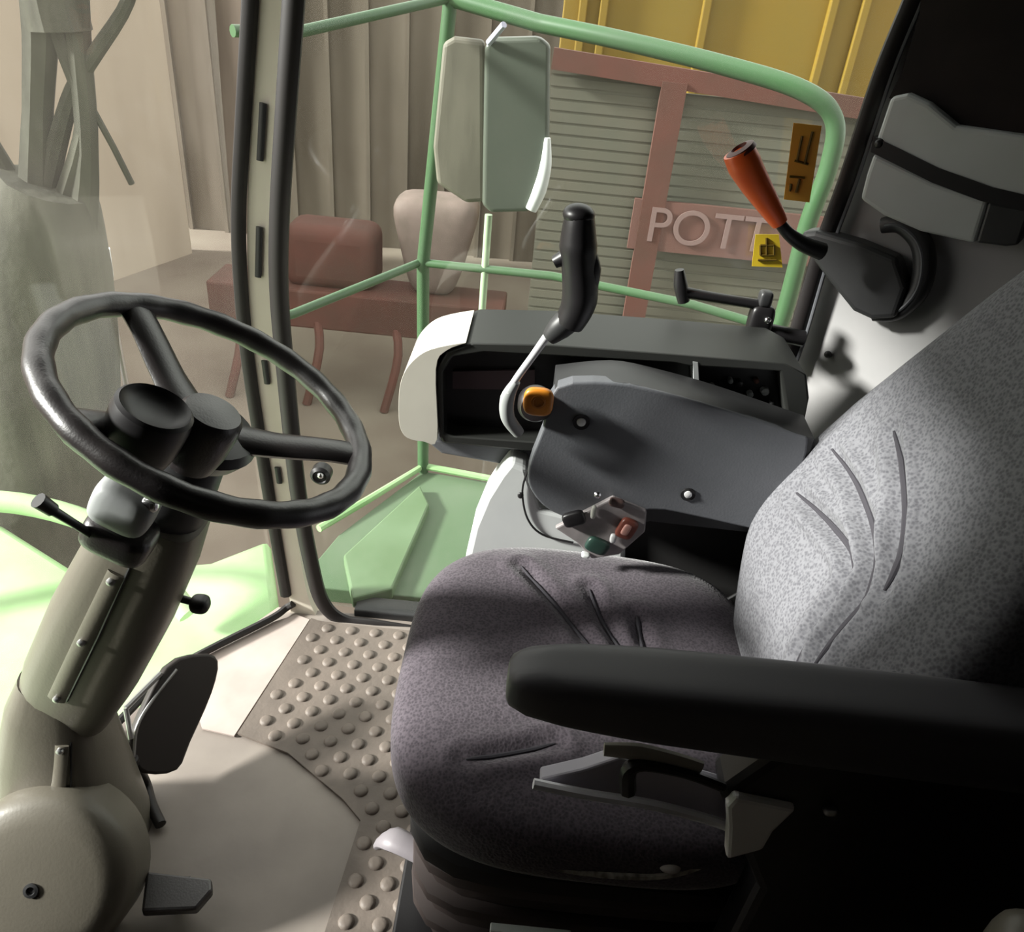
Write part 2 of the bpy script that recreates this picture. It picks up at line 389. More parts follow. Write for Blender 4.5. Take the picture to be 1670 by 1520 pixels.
# ================================================================== STEERING COLUMN
colm = thing('steering_column', 'beige tilting steering column with a screwed spine and round pivot cap', 'steering column', (-0.78, 0.90, 0.0))
Rc = Matrix((Vector((WN.z, 0, -WN.x)).normalized(), Vector((0, 1, 0)), Vector((WN.x, 0, WN.z)).normalized())).transposed()
cx = Vector((WN.x, 0, WN.z)).normalized()
def cax(t, y=0.0, x=0.0): # along the column, t metres below the wheel
    return WC + Vector((0, y, 0)) - cx * t + Rc.col[0] * x
def loft(secs, n=4.0, seg=28):
    mb = MB(); vs = []; fs = []
    for (c, ax_, ay_, hx, hy) in secs:
        for k in range(seg):
            t = 2 * PI * k / seg; ct, st = math.cos(t), math.sin(t)
            vs.append(Vector(c) + Vector(ax_) * hx * math.copysign(abs(ct) ** (2 / n), ct) + Vector(ay_) * hy * math.copysign(abs(st) ** (2 / n), st))
    for i in range(len(secs) - 1):
        for k in range(seg):
            l = (k + 1) % seg; fs.append((i * seg + k, i * seg + l, (i + 1) * seg + l, (i + 1) * seg + k))
    fs.append(tuple(range(seg))[::-1]); fs.append(tuple((len(secs) - 1) * seg + k for k in range(seg)))
    return mb.add(vs, fs)
AX = Rc.col[0].copy(); AY = Vector((0, 1, 0))
# upper dark neck and shroud
secs = [(cax(0.07), AX, AY, 0.030, 0.030), (cax(0.10), AX, AY, 0.050, 0.052), (cax(0.19), AX, AY, 0.060, 0.062), (cax(0.22), AX, AY, 0.06, 0.06)]
loft(secs, 2.4).build('column_neck', DARKP, colm)
secs = [(cax(0.195), AX, AY, 0.045, 0.050), (cax(0.205), AX, AY, 0.064, 0.066), (cax(0.30), AX, AY, 0.078, 0.075), (cax(0.45), AX, AY, 0.088, 0.082),
        (cax(0.60), AX, AY, 0.088, 0.082), (cax(0.70), AX, AY, 0.080, 0.075), (cax(0.715), AX, AY, 0.06, 0.055)]
loft(secs, 3.4).build('upper_shroud', BEIGE, colm)
AXL = Vector((1, 0, 0))
secs = [(Vector((-0.735, 0.93, 0.40)), AX, AY, 0.060, 0.060), (Vector((-0.745, 0.92, 0.34)), AX, AY, 0.078, 0.072), (Vector((-0.76, 0.91, 0.26)), AXL, AY, 0.092, 0.085),
        (Vector((-0.765, 0.90, 0.14)), AXL, AY, 0.108, 0.10), (Vector((-0.765, 0.88, 0.02)), AXL, AY, 0.125, 0.12), (Vector((-0.765, 0.88, 0.002)), AXL, AY, 0.127, 0.122)]
loft(secs, 3.2).build('lower_shroud', BEIGE, colm)
# spine strip with screws, on the face towards the door
def yp(x, y, Y): return at(x, y, Y=Y)
from mathutils.bvhtree import BVHTree
def bvh_of(name):
    o = COL.objects[name]; off = WL[name]
    return BVHTree.FromPolygons([v.co + off for v in o.data.vertices], [tuple(p.vertices) for p in o.data.polygons])
BU_, BL_ = bvh_of('upper_shroud'), bvh_of('lower_shroud')
def surf(bv, x, y, lift=0.0):
    h = bv.ray_cast(CAM, ray(x, y).normalized()); return h[0] + h[1] * lift * (1 if h[1].dot(CAM - h[0]) > 0 else -1)
def sline(bv, L_, lift=0.0):
    out = []
    for (a, b), (c, d) in zip(L_, L_[1:]):
        for k in range(5): out.append(surf(bv, a + (c - a) * k / 5, b + (d - b) * k / 5, lift))
    out.append(surf(bv, *L_[-1], lift)); return out
MB().tube(sline(BU_, [(192, 935), (140, 1040), (92, 1140)]), 0.015, 10, flat=((0, 1, 0), 0.35)).build('spine_strip', BEIGE, colm)
MB().tube(sline(BU_, [(212, 925), (160, 1040), (110, 1142)], 0.001), 0.0022, 6).build('seam', DARKP, colm)
MB().tube(sline(BL_, [(100, 1215), (96, 1280), (92, 1325)]), 0.013, 10, flat=((0, 1, 0), 0.35)).build('spine_strip', BEIGE, colm)
MB().tube(sline(BL_, [(116, 1210), (116, 1280), (112, 1330)], 0.001), 0.0018, 6).build('seam', DARKP, colm)
for (bv, x, y) in ((BU_, 184, 945), (BU_, 136, 1044), (BU_, 96, 1136), (BL_, 100, 1222), (BL_, 96, 1290)):
    MB().lathe([(0.0065, -0.002), (0.006, 0.005), (0.002, 0.007)], surf(bv, x, y, 0.004), (0, -1, 0.2), 12).build('screw', STEEL, colm)
# round pivot cap at the foot
pn = Vector((0.10, -0.80, 0.55)).normalized(); pc = at(58, 1445, Y=0.71)
MB().lathe([(0.150, -0.10), (0.150, -0.03), (0.143, -0.006), (0.128, 0.006), (0.10, 0.011), (0.05, 0.014), (0.001, 0.015)], pc, pn, 48).build('pivot_cap', BEIGE, colm)
MB().lathe([(0.012, 0), (0.012, 0.003), (0.007, 0.004), (0.006, 0.001), (0.001, 0.001)], pc + pn * 0.0145, pn, 16).build('cap_screw', DARKP, colm)
# switch block at the top of the column with its stalk
mb = MB().sbox((0.040, 0.030, 0.034), 4, 8, Matrix.Translation(yp(205, 822, 0.83)) @ Rc.to_4x4()); mb.build('switch_block', GREYL, colm)
mb = MB().sbox((0.046, 0.034, 0.028), 4, 8, Matrix.Translation(yp(196, 872, 0.84)) @ Rc.to_4x4()); mb.build('switch_boot', RIM, colm)
st = MB().tube([yp(165, 882, 0.82), yp(118, 852, 0.80), yp(72, 824, 0.78)], [0.006, 0.0055, 0.007], 10, smooth=4).build('stalk_switch', BLACK, colm)
MB().tube([yp(86, 832, 0.785), yp(62, 816, 0.776)], [0.009, 0.0105], 12).build('stalk_knob', BLACK, st)
MB().sbox((0.012, 0.010, 0.010), 3, 6, Matrix.Translation(yp(244, 822, 0.82))).build('ignition_key_barrel', CHROME, colm)
# tilt lever knob on the far flank
a = yp(280, 972, 0.98); b = yp(326, 985, 0.98)
MB().tube([a, b], [0.007, 0.006], 10).sbox((0.016, 0.016, 0.014), 3, 8, Matrix.Translation(b)).build('tilt_lever', BLACK, colm)

# pedals
pd = thing('brake_pedal', 'tall black brake pedal with a metal edge hanging right of the beige column', 'pedal', at(290, 1250, Z=0.02))
def pq(x, y, Z): return at(x, y, Z=Z)
A_ = [(272, 1088), (330, 1066), (357, 1078), (347, 1130), (312, 1210), (290, 1256), (240, 1262), (218, 1240), (216, 1200)]
def ppl(x, y): return atp(x, y, Vector((-0.62, 1.14, 0.14)), Vector((0.70, -0.35, 0.45)).normalized())
poly = [ppl(x, y) for x, y in A_]
MB().prism(catmull(poly, 1, 3, True)[0], Vector((-0.70, 0.35, -0.45)).normalized() * 0.022).build('pedal_pad', mat('pedal_rubber', (0.022, 0.016, 0.014), 0.6), pd, bevel=0.006, bseg=3)
MB().tube([ppl(288, 1092), ppl(250, 1140), ppl(224, 1185), ppl(218, 1235)], 0.0035, 8, smooth=4).build('metal_edge', STEEL, pd)
MB().tube([ppl(262, 1098), ppl(205, 1155)], 0.006, 8).tube([ppl(205, 1155), ppl(214, 1205)], 0.005, 8).build('pedal_arm', STEEL, pd)
hs = MB().tube([ppl(216, 1238), pq(236, 1275, 0.03), pq(246, 1310, 0.02), pq(262, 1345, 0.015)], 0.011, 10, smooth=5).build('hydraulic_hose', RUBBER)
tag(hs, 'short black hose running down to the floor under the tall brake pedal', 'hose')
ft = thing('foot_pedal', 'low dark brown foot pedal at the base of the steering column, by the bottom edge', 'pedal', at(295, 1480, Z=0.0))
q = [at(x, y, Z=0.075) for x, y in ((238, 1420), (345, 1432), (346, 1452), (320, 1482), (230, 1486))]
MB().prism(q, (0, 0, -0.02)).build('pedal_pad', RIM, ft, smooth=False, bevel=0.005)
MB().bar(at(290, 1455, Z=0.06), at(290, 1455, Z=0.06) + Vector((-0.02, 0.05, -0.058)), 0.03, 0.015).build('pedal_arm', RIM, ft, smooth=False)

# ================================================================== DRIVER SEAT
seat = thing('driver_seat', 'grey fabric driver seat with pleated backrest, near armrest and dark suspension base', 'seat', (0.2, 0.94, 0))
from mathutils.bvhtree import BVHTree
CREASE_SHADE = mat('crease_dark', (0.045, 0.042, 0.05), 0.95)  # dark tone standing in for shade inside the seat creases
def shade_creases(o, lines, nrm, r):
    off = WL[o.name]; me = o.data
    bv = BVHTree.FromPolygons([v.co + off for v in me.vertices], [tuple(p.vertices) for p in me.polygons])
    for L_ in lines:
        pts = []
        for p in sm(L_, 5):
            h = bv.ray_cast(p + nrm * 0.4, -nrm)
            if h[0] is not None: pts.append(h[0] + nrm * r * 0.15)
        if len(pts) > 2:
            k = len(pts)
            MB().tube(pts, [r * (0.35 + 0.65 * min(1, 5 * min(i, k - 1 - i) / k)) for i in range(k)], 8).build('crease_shade_line', CREASE_SHADE, seat)  # dark tube along the groove bottom paints the crease shade
# creases: pixel polylines turned to points on the cushion top / backrest plane
def segdist(p, a, b):
    ab = b - a; t = max(0, min(1, (p - a).dot(ab) / ab.length_squared)); return (p - a - ab * t).length
CZ = 0.545
c3 = [[at(x, y, Z=0.545) for x, y in L_] for L_ in ([(850, 925), (900, 975), (935, 1015), (962, 1048)], [(962, 960), (985, 1010), (1015, 1056)], [(1040, 1000), (1045, 1028), (1050, 1056)], [(760, 1240), (830, 1228), (905, 1212)])]
cc = [[at(x, y, Z=CZ).to_2d() for x, y in L_] for L_ in ([(850, 925), (900, 975), (935, 1015), (962, 1048)], [(962, 960), (985, 1010), (1015, 1056)], [(1040, 1000), (1050, 1056)], [(760, 1240), (830, 1228), (905, 1212)])]
SC = Vector((0.165, 0.95, 0.478))
def cfn(q):
    # taper front corners, dish the top, pull in creases
    x, y, z = q
    X = x / 0.315; Yn = y / 0.315; Zn = z / 0.080
    if Zn > 0: z += -0.018 * (1 - X * X) * (1 - Yn * Yn) * Zn + 0.012 * (abs(Yn) ** 3) * Zn
    z += 0.016 * (-X) * 0.5 * (1 if Zn > 0 else 0.3)
    y *= 1 - 0.07 * max(0, -X) ** 2 + 0.02
    wpt = Vector((x + SC.x, y + SC.y))
    if Zn > 0.3:
        for L_ in cc:
            d = min(segdist(wpt, L_[i], L_[i + 1]) for i in range(len(L_) - 1))
            e_ = min((wpt - L_[0]).length, (wpt - L_[-1]).length); k_ = min(1, 0.35 + e_ / 0.05)
            z -= k_ * (0.009 * math.exp(-(d / 0.012) ** 2) - 0.003 * math.exp(-((d - 0.028) / 0.014) ** 2))
    return Vector((x, y, z))
cush = MB().sbox((0.315, 0.315, 0.080), 3.6, (130, 130, 14), None, cfn, SC).build('seat_cushion', FABRICD, seat, angle=180)
shade_creases(cush, c3, Vector((0, 0, 1)), 0.0040)
LEAN = math.radians(20); BP = Vector((0.40, 0.965, 0.5)); BU = Vector((math.sin(LEAN), 0, math.cos(LEAN))); BN = Vector((-math.cos(LEAN), 0, math.sin(LEAN)))
def bl(x, y):
    q = atp(x, y, BP + BN * 0.03, BN) - BP - BN * 0.03; return Vector((q.y, q.dot(BU)))
bc = [[bl(x, y) for x, y in L_] for L_ in ([(1288, 1085), (1312, 1035), (1350, 975), (1372, 925), (1362, 885), (1330, 842), (1290, 800)],
      [(1322, 1085), (1350, 1030), (1392, 965), (1404, 915), (1396, 850), (1372, 780), (1340, 725)],
      [(1424, 955), (1438, 900), (1444, 820), (1440, 750), (1434, 692)])]
BCREASE = [[BP + Vector((0, 1, 0)) * p.x + BU * p.y for p in L_] for L_ in bc]
def wid(h):
    P = [(-0.05, 0.17), (0.05, 0.215), (0.16, 0.265), (0.26, 0.288), (0.36, 0.290), (0.46, 0.270), (0.56, 0.240), (0.66, 0.208), (0.80, 0.165), (1.0, 0.15)]
    for (a, b), (c, d) in zip(P, P[1:]):
        if h <= c: t = max(0, (h - a) / (c - a)); return b + (d - b) * t
    return 0.15
def bfn(q):
    y, h, t = q   # y width(-1..1), h height local, t depth towards the front
    yn = y / 0.29; hh = h + 0.44
    yw = yn * wid(hh)
    if t > 0:
        t += 0.030 * (abs(yn) ** 2.2) * math.exp(-((hh - 0.30) / 0.28) ** 2) - 0.008
        t += 0.020 * math.exp(-((hh - 0.20) / 0.12) ** 2)
        P = Vector((yw, hh))
        for L_ in bc:
            d = min(segdist(P, L_[i], L_[i + 1]) for i in range(len(L_) - 1))
            e_ = min((P - L_[0]).length, (P - L_[-1]).length); k_ = min(1, e_ / 0.06 + 0.15) * min(1, max(0, (1 - abs(yn)) / 0.22))
            t -= k_ * (0.009 * math.exp(-(d / 0.011) ** 2) - 0.010 * math.exp(-((d - 0.024) / 0.011) ** 2))
    return Vector((yw, hh, t))
Mb = Matrix.Identity(4)
for i in range(3):
    Mb[i][0] = (0, 1, 0)[i]; Mb[i][1] = BU[i]; Mb[i][2] = BN[i]; Mb[i][3] = (BP - BN * 0.075)[i]
MB().sbox((0.29, 0.46, 0.085), 4, (150, 230, 16), Mb, bfn).build('backrest', FABRIC, seat, angle=180)
shade_creases(COL.objects['backrest'], BCREASE, BN, 0.0055)
# backrest shell behind
def sfn(q): return Vector((q.x / 0.29 * (wid(q.y + 0.44) * 0.93), q.y + 0.44, q.z - 0.10))
MB().sbox((0.29, 0.44, 0.04), 4, (20, 24, 6), Mb, sfn).build('backrest_shell', BLACKM, seat)
# base
ns = 7; mb = MB()
for k in range(ns):
    z = 0.06 + 0.04 * k; gx = 0.31 if k % 2 else 0.295
    mb.sbox((gx, 0.235 if k % 2 else 0.225, 0.024), 5, (8, 8, 4), None, None, (0.20, 0.945, z))
mb.build('suspension_bellows', mat('bellows_brown', (0.035, 0.024, 0.022), 0.7), seat)
MB().box((0.20, 0.945, 0.015), (0.66, 0.50, 0.03)).build('base_plate', BLACK, seat, smooth=False, bevel=0.005)
MB().sbox((0.315, 0.27, 0.035), 5, (8, 8, 4), None, None, (0.20, 0.945, 0.348)).build('seat_pan', BLACKM, seat)
# front adjusting handle, pale
MB().tube([yp(622, 1375, 0.86), yp(640, 1368, 0.84), yp(690, 1392, 0.82)], [0.017, 0.024, 0.022], 12, smooth=5, flat=((0, 0, 1), 0.6)).build('front_handle', mat('worn_grey', (0.22, 0.20, 0.215), 0.5), seat)
# foam edge showing along the lower seam of the cushion
mb = MB().tube([yp(830, 1392, 0.648), yp(900, 1412, 0.636), yp(980, 1424, 0.630), yp(1060, 1428, 0.630), yp(1120, 1418, 0.636), yp(1180, 1396, 0.65)], 0.006, 8, smooth=5)
mb.build('frayed_seam', mat('foam', (0.50, 0.47, 0.40), 0.9, col2=(0.10, 0.09, 0.08), scale=60), seat)
MB().ball(yp(1092, 1412, 0.635), 0.011, (1.4, 1, 0.7)).build('foam_tuft', mat('foam_pale', (0.5, 0.46, 0.42), 0.9), seat)
# near armrest
def armfn(q):
    x, y, z = q; X = x / 0.36
    if z < 0: z *= 1.0 + 0.25 * X
    k = 1 - 0.12 * max(0, -X - 0.55) / 0.45
    return Vector((x, y * k, z * (1 - 0.15 * max(0, -X))))
Ma = Matrix.Translation((0.378, 0.636, 0.812)) @ Matrix.Rotation(math.radians(1.0), 4, 'Y')
MB().sbox((0.36, 0.044, 0.047), 5.5, (30, 10, 8), Ma, armfn).build('armrest', mat('armrest_vinyl', (0.085, 0.082, 0.088), 0.5), seat)
MB().prism([Vector((0.34, 0.60, 0.80)), Vector((0.80, 0.60, 0.83)), Vector((0.80, 0.60, 0.18)), Vector((0.36, 0.60, 0.24)), Vector((0.37, 0.60, 0.52)), Vector((0.28, 0.60, 0.70))], (0, 0.06, 0)).build('side_bracket', BLACK, seat, smooth=False, bevel=0.012)
# seat side mechanisms
Y0 = 0.615
MB().tube([yp(985, 1222, Y0), yp(1040, 1226, Y0), yp(1100, 1240, Y0), yp(1142, 1252, Y0)], [0.010, 0.013, 0.012, 0.010], 10, smooth=4, flat=((0, 1, 0), 0.6)).build('armrest_bar', mat('taupe_metal', (0.50, 0.47, 0.40), 0.5), seat)
MB().prism([yp(x, y, Y0 + 0.01) for x, y in ((950, 1256), (1010, 1236), (1195, 1290), (1190, 1340), (1080, 1318), (880, 1290), (880, 1272))], (0, 0.02, 0)).build('recliner_plate', mat('violet_grey', (0.42, 0.40, 0.46), 0.45), seat, smooth=False, bevel=0.003)
MB().tube([yp(870, 1278, Y0), yp(960, 1296, Y0), yp(1060, 1312, Y0), yp(1150, 1335, Y0), yp(1195, 1350, Y0)], 0.0065, 8, smooth=5).build('metal_strip', mat('satin_strip', (0.85, 0.84, 0.88), 0.4, 0.0), seat)
MB().tube([yp(1024, 1290, Y0 - .01), yp(1026, 1256, Y0 - .01), yp(1052, 1248, Y0 - .01), yp(1120, 1262, Y0 - .01), yp(1180, 1284, Y0 - .01)], [0.010, 0.010, 0.007, 0.006, 0.006], 8, smooth=4).build('hook', BLACK, seat)
Y1 = 0.59
MB().prism([yp(x, y, Y1) for x, y in ((1186, 1318), (1200, 1302), (1300, 1322), (1262, 1358), (1245, 1388), (1185, 1404), (1188, 1350))], (0, 0.022, 0)).build('lever_plate', mat('lever_plastic', (0.92, 0.90, 0.87), 0.4), seat, smooth=False, bevel=0.005)
MB().sbox((0.008, 0.006, 0.006), 3, 6, Matrix.Translation(yp(1354, 1322, 0.592))).build('rivet', STEEL, seat)

# ================================================================== ARMREST CONSOLE (right of seat)
con = thing('armrest_console', 'dark grey control console with a screwed side panel between the seat and side window', 'console', (0.24, 1.25, 0))
YC = 1.20
pf = [(908, 632), (885, 700), (862, 762), (866, 800), (900, 835), (960, 850), (1060, 832), (1130, 842), (1222, 862), (1280, 868), (1305, 780), (1318, 722), (1300, 709), (1180, 668), (1080, 640), (1000, 625)]
poly = [yp(x, y, YC) for x, y in pf]
MB().prism(catmull(poly, 1, 3, True)[0], (0, 0.03, 0)).build('side_panel', GREYP, con, smooth=False, bevel=0.006, bseg=3)
top = [yp(x, y, YC) for x, y in [(905, 634), (1000, 626), (1080, 641), (1180, 669), (1310, 713), (1330, 719)]]
A2 = [p + Vector((0, 0.004, 0.001)) for p in top]; B2 = [p + Vector((0, 0.085, 0.005)) for p in top]
MB().strip(sm(A2, 4), sm(B2, 4), (0, 0, -0.05)).build('top_cover', DARKP, con, bevel=0.004)
bod = [yp(x, y, YC + 0.03) for x, y in [(925, 640), (880, 760), (880, 820), (1010, 860), (1060, 850), (1240, 870), (1290, 800), (1300, 725), (1180, 680), (1080, 650), (1000, 640)]]
MB().prism(bod, (0, 0.045, 0)).build('console_body', DARKP, con, smooth=False)
for x, y, r in ((948, 688, 0.010), (1122, 806, 0.009)):
    rec = MB().lathe([(r * 1.5, 0), (r * 1.45, 0.002), (r * 0.9, 0.001), (0.001, 0.0005)], yp(x, y, YC) + Vector((0, -0.0005, 0)), (0, -1, 0), 20).build('screw_recess', BLACK, con)
    MB().lathe([(r * 0.8, 0), (r * 0.75, 0.003), (r * 0.3, 0.0045), (0.001, 0.0045)], yp(x, y, YC - 0.001), (0, -1, 0), 16).build('screw_head', mat('screw_bright', (0.75, 0.75, 0.75), 0.3, 0.2), rec)
# lower dark void body of console
MB().prism([Vector((0.17, 1.30, 0.69)), Vector((0.62, 1.30, 0.70)), Vector((0.62, 1.30, 0.0)), Vector((0.20, 1.30, 0.0)), Vector((0.16, 1.30, 0.4))], (0, 0.10, 0)).build('lower_body', BLACKM, con, smooth=False)
MB().tube([yp(1165, 990, 1.16), yp(1215, 962, 1.18)], 0.004, 8).build('linkage_rod', STEEL, con)
# white pedestal housing
wh = thing('pedestal_housing', 'white plastic housing under the dark console, just beyond the seat cushion', 'housing', (0.04, 1.27, 0))
wp_ = [(832, 754), (815, 775), (792, 812), (772, 860), (756, 930), (750, 1010), (1020, 1010), (1020, 845), (960, 850), (880, 830), (860, 765)]
MB().prism([yp(x, y, 1.285) for x, y in wp_], (0, 0.075, 0)).build('housing_shell', WHITEP, wh, smooth=False, bevel=0.010, bseg=3)
MB().tube([yp(862, 764, 1.281), yp(852, 800, 1.281), yp(860, 845, 1.281), yp(885, 872, 1.281), yp(935, 885, 1.281)], 0.0022, 6, smooth=6).build('housing_seam', BLACK, wh)
MB().ball(yp(849, 808, 1.278), 0.006, (1, 0.6, 1.2)).build('seam_clip', BLACK, wh)
MB().prism([yp(x, y, 1.188) for x, y in ((905, 862), (950, 838), (1000, 812), (1055, 835), (1052, 868), (1010, 905), (965, 912), (940, 885))], (0, 0.012, 0)).build('switch_plate', mat('switch_plate_grey', (0.30, 0.27, 0.27), 0.5, col2=(0.22, 0.2, 0.2), scale=30), wh, smooth=False, bevel=0.003)
def rocker(px, py, w_, h_, m_, nm='rocker_switch', ang=-25):
    o = MB().sbox((w_, 0.007, h_), 4, 6, Matrix.Translation(yp(px, py, 1.183)) @ Matrix.Rotation(math.radians(ang), 4, 'Y')).build(nm, m_, con); return o
rocker(936, 846, 0.021, 0.015, BLACK); rocker(974, 890, 0.022, 0.016, mat('dark_green_switch', (0.02, 0.045, 0.035), 0.4), ang=20)
RK = rocker(1022, 862, 0.017, 0.022, mat('dark_red_switch', (0.16, 0.045, 0.03), 0.4), ang=18)
rk = RK
MB().sbox((0.007, 0.004, 0.012), 4, 6, Matrix.Translation(yp(1021, 864, 1.176)) @ Matrix.Rotation(math.radians(18), 4, 'Y')).build('switch_cap', mat('salmon_switch', (0.50, 0.26, 0.22), 0.4), rk)
MB().lathe([(0.006, 0), (0.006, 0.006), (0.003, 0.009), (0.001, 0.009)], yp(974, 806, 1.176), (0, -1, 0.3), 12).build('toggle_tip', CHROME, con)
MB().sbox((0.005, 0.006, 0.014), 3, 6, Matrix.Translation(yp(968, 835, 1.18))).build('toggle_lever', mat('toggle_grey', (0.42, 0.42, 0.38), 0.4), con)
MB().sbox((0.006, 0.005, 0.010), 3, 6, Matrix.Translation(yp(1000, 878, 1.18))).build('toggle_lever', mat('toggle_pale', (0.5, 0.5, 0.5), 0.4), con)
rocker(1006, 820, 0.014, 0.008, mat('brown_switch', (0.08, 0.05, 0.045), 0.4), ang=10)
rocker(955, 905, 0.008, 0.004, WHITEP, 'switch_trim', 10)

# joystick
js = thing('joystick', 'black multifunction joystick grip on a bright bent rod in front of the console', 'joystick', yp(850, 700, 1.17))
YJ = 1.15
g = [(945, 352), (943, 400), (945, 440), (945, 490), (928, 528)]
mb = MB().tube([yp(x, y, YJ) for x, y in g], [0.021, 0.0275, 0.026, 0.027, 0.022], 16, smooth=6, flat=((0, 1, 0), 1.15)); mb.build('grip', BLACK, js)
MB().ball(yp(944, 350, YJ), 0.022, (1.05, 1.1, 0.7)).build('grip_cap', BLACK, js)
MB().tube([yp(930, 415, YJ), yp(904, 428, YJ)], [0.014, 0.009], 12).build('thumb_switch', BLACK, js)
MB().tube([yp(955, 395, YJ), yp(966, 440, YJ - .005), yp(958, 500, YJ)], [0.008, 0.013, 0.008], 10, smooth=5).build('palm_rest', DARKP, js)
MB().tube([yp(935, 515, YJ), yp(912, 535, YJ), yp(895, 552, YJ)], [0.021, 0.019, 0.012], 14, smooth=4).build('boot', DARKP, js)
MB().tube([yp(898, 540, YJ), yp(868, 582, YJ), yp(842, 618, YJ), yp(830, 640, YJ)], [0.007, 0.006, 0.006, 0.007], 10, smooth=4).build('rod', mat('bright_steel', (0.8, 0.8, 0.82), 0.3, 0.3), js)
MB().tube([yp(842, 622, YJ), yp(828, 648, YJ + .005), yp(828, 680, YJ + .01), yp(846, 706, YJ + .02)], [0.007, 0.012, 0.012, 0.010], 12, smooth=5).build('curved_arm', GREYL, js)
MB().lathe([(0.030, -0.02), (0.030, 0.002), (0.024, 0.010), (0.001, 0.012)], yp(873, 662, 1.195), (0, -1, 0), 28).build('pivot_housing', RIM, js)
MB().sbox((0.025, 0.010, 0.025), 3.2, 8, Matrix.Translation(yp(878, 655, 1.175))).build('amber_cover', AMBER, js)
MB().lathe([(0.012, 0), (0.012, 0.003), (0.009, 0.004), (0.008, 0.002), (0.001, 0.002)], yp(878, 655, 1.166), (0, -1, 0), 20).build('amber_ring', mat('amber_dark', (0.40, 0.13, 0.01), 0.4), js)

# monitor pod
mo = thing('display_pod', 'long dark display pod with a rounded cream end in front of the side window', 'display', (0.13, 1.45, 0.70))
YM = 1.30; DY = 0.17
outer = [(716, 712), (710, 606), (728, 574), (770, 560), (900, 563), (1100, 578), (1282, 594), (1316, 612), (1320, 650), (1300, 750), (1000, 750), (722, 722)]
inner = [(724, 706), (722, 608), (738, 582), (790, 574), (900, 580), (1100, 592), (1128, 598), (1272, 606), (1284, 690), (1270, 712), (1000, 730), (740, 712)]
fo = [yp(x, y, YM) for x, y in outer]; fi = [yp(x, y, YM - 0.001) for x, y in inner]
nO = len(fo); vs = fo + [p + Vector((0, DY, 0.0)) for p in fo] + fi + [p + Vector((0, 0.06, 0)) for p in fi]
fs = []
for i in range(nO):
    j = (i + 1) % nO
    fs += [(i, j, nO + j, nO + i), (i, 2 * nO + i, 2 * nO + j, j), (2 * nO + i, 3 * nO + i, 3 * nO + j, 2 * nO + j)]
fs.append(tuple(range(nO, 2 * nO)))
MB().add(vs, fs).build('pod_frame', mat('pod_black', (0.020, 0.021, 0.019), 0.55), mo, bevel=0.004)
MB().prism([p + Vector((0, 0.045, 0)) for p in fi], (0, 0.01, 0)).build('display_screen', BLACK, mo, smooth=False)
MB().prism([yp(x, y, YM + 0.035) for x, y in ((738, 606), (872, 604), (872, 636), (738, 634))], (0, 0.006, 0)).build('display_band', mat('display_plum', (0.065, 0.040, 0.046), 0.5), mo, smooth=False)
mb = MB(); endp = [(664, 714), (652, 695), (650, 655), (655, 618), (672, 590), (702, 570), (760, 559), (728, 572), (711, 602), (713, 716), (690, 720)]
MB().prism(catmull([yp(x, y, YM - 0.004) for x, y in endp], 1, 4, True)[0], (0, DY * 0.93, 0)).build('end_cap', CREAM, mo, bevel=0.010, bseg=4)
MB().prism([yp(x, y, YM - 0.002) for x, y in ((1130, 590), (1138, 591), (1142, 660), (1134, 658))], (0, 0.05, 0)).build('divider', GREYL, mo, smooth=False)
for (x, y, r) in ((1160, 628, 0.006), (1180, 640, 0.007), (1205, 622, 0.006), (1222, 640, 0.006), (1246, 635, 0.008), (1200, 655, 0.006), (1240, 662, 0.005), (1262, 680, 0.006), (1150, 645, 0.005), (1190, 618, 0.005), (1232, 618, 0.005), (1218, 668, 0.006), (1256, 655, 0.005), (1172, 652, 0.004), (1212, 644, 0.004)):
    MB().lathe([(r, 0), (r * 0.9, 0.012), (r * 0.4, 0.014), (0.001, 0.014)], yp(x, y, YM + 0.044), (0, -1, 0), 10).build('indicator_knob', random.choice([DARKP, CREAM, GREYL, GREYL, REDP]), mo)
MB().prism([yp(x, y, YM + 0.03) for x, y in ((1010, 598), (1034, 600), (1034, 606), (1010, 604))], (0, 0.008, 0)).build('display_mark', GREYL, mo, smooth=False)
# pod mount down to the sill
MB().prism([yp(x, y, 1.34) for x, y in ((690, 716), (1000, 745), (1000, 790), (860, 765), (720, 740))], (0, 0.12, 0)).build('underside_bracket', GREYP, mo, smooth=False, bevel=0.004)
MB().box((0.30, 1.47, 0.37), (0.25, 0.10, 0.76)).build('mount_post', BLACKM, mo, smooth=False)

# latch handle of the side window
lh = thing('window_latch', 'black window latch bar with a hammer-shaped end, clamped in front of the side window', 'latch', yp(1250, 560, 1.50))
YL = 1.50
MB().tube([yp(1112, 476, YL), yp(1170, 486, YL), yp(1240, 497, YL)], [0.011, 0.010, 0.010], 10, smooth=3).build('bar', BLACK, lh)
MB().tube([yp(1108, 440, YL), yp(1110, 465, YL), yp(1115, 492, YL)], [0.009, 0.014, 0.012], 10, smooth=3).build('end_knob', BLACK, lh)
MB().sbox((0.024, 0.018, 0.032), 4, 8, Matrix.Translation(yp(1240, 522, YL))).build('clamp', BLACK, lh)
MB().sbox((0.013, 0.014, 0.016), 4, 8, Matrix.Translation(yp(1248, 487, YL))).build('clamp_nut', DARKP, lh)
MB().tube([yp(1250, 540, YL), yp(1310, 552, YL)], 0.016, 10).build('mount', BLACK, lh)
for x, y in ((1252, 522), (1256, 552)):
    MB().ball(yp(x, y, YL - 0.018), 0.007).build('bolt', CHROME, lh)

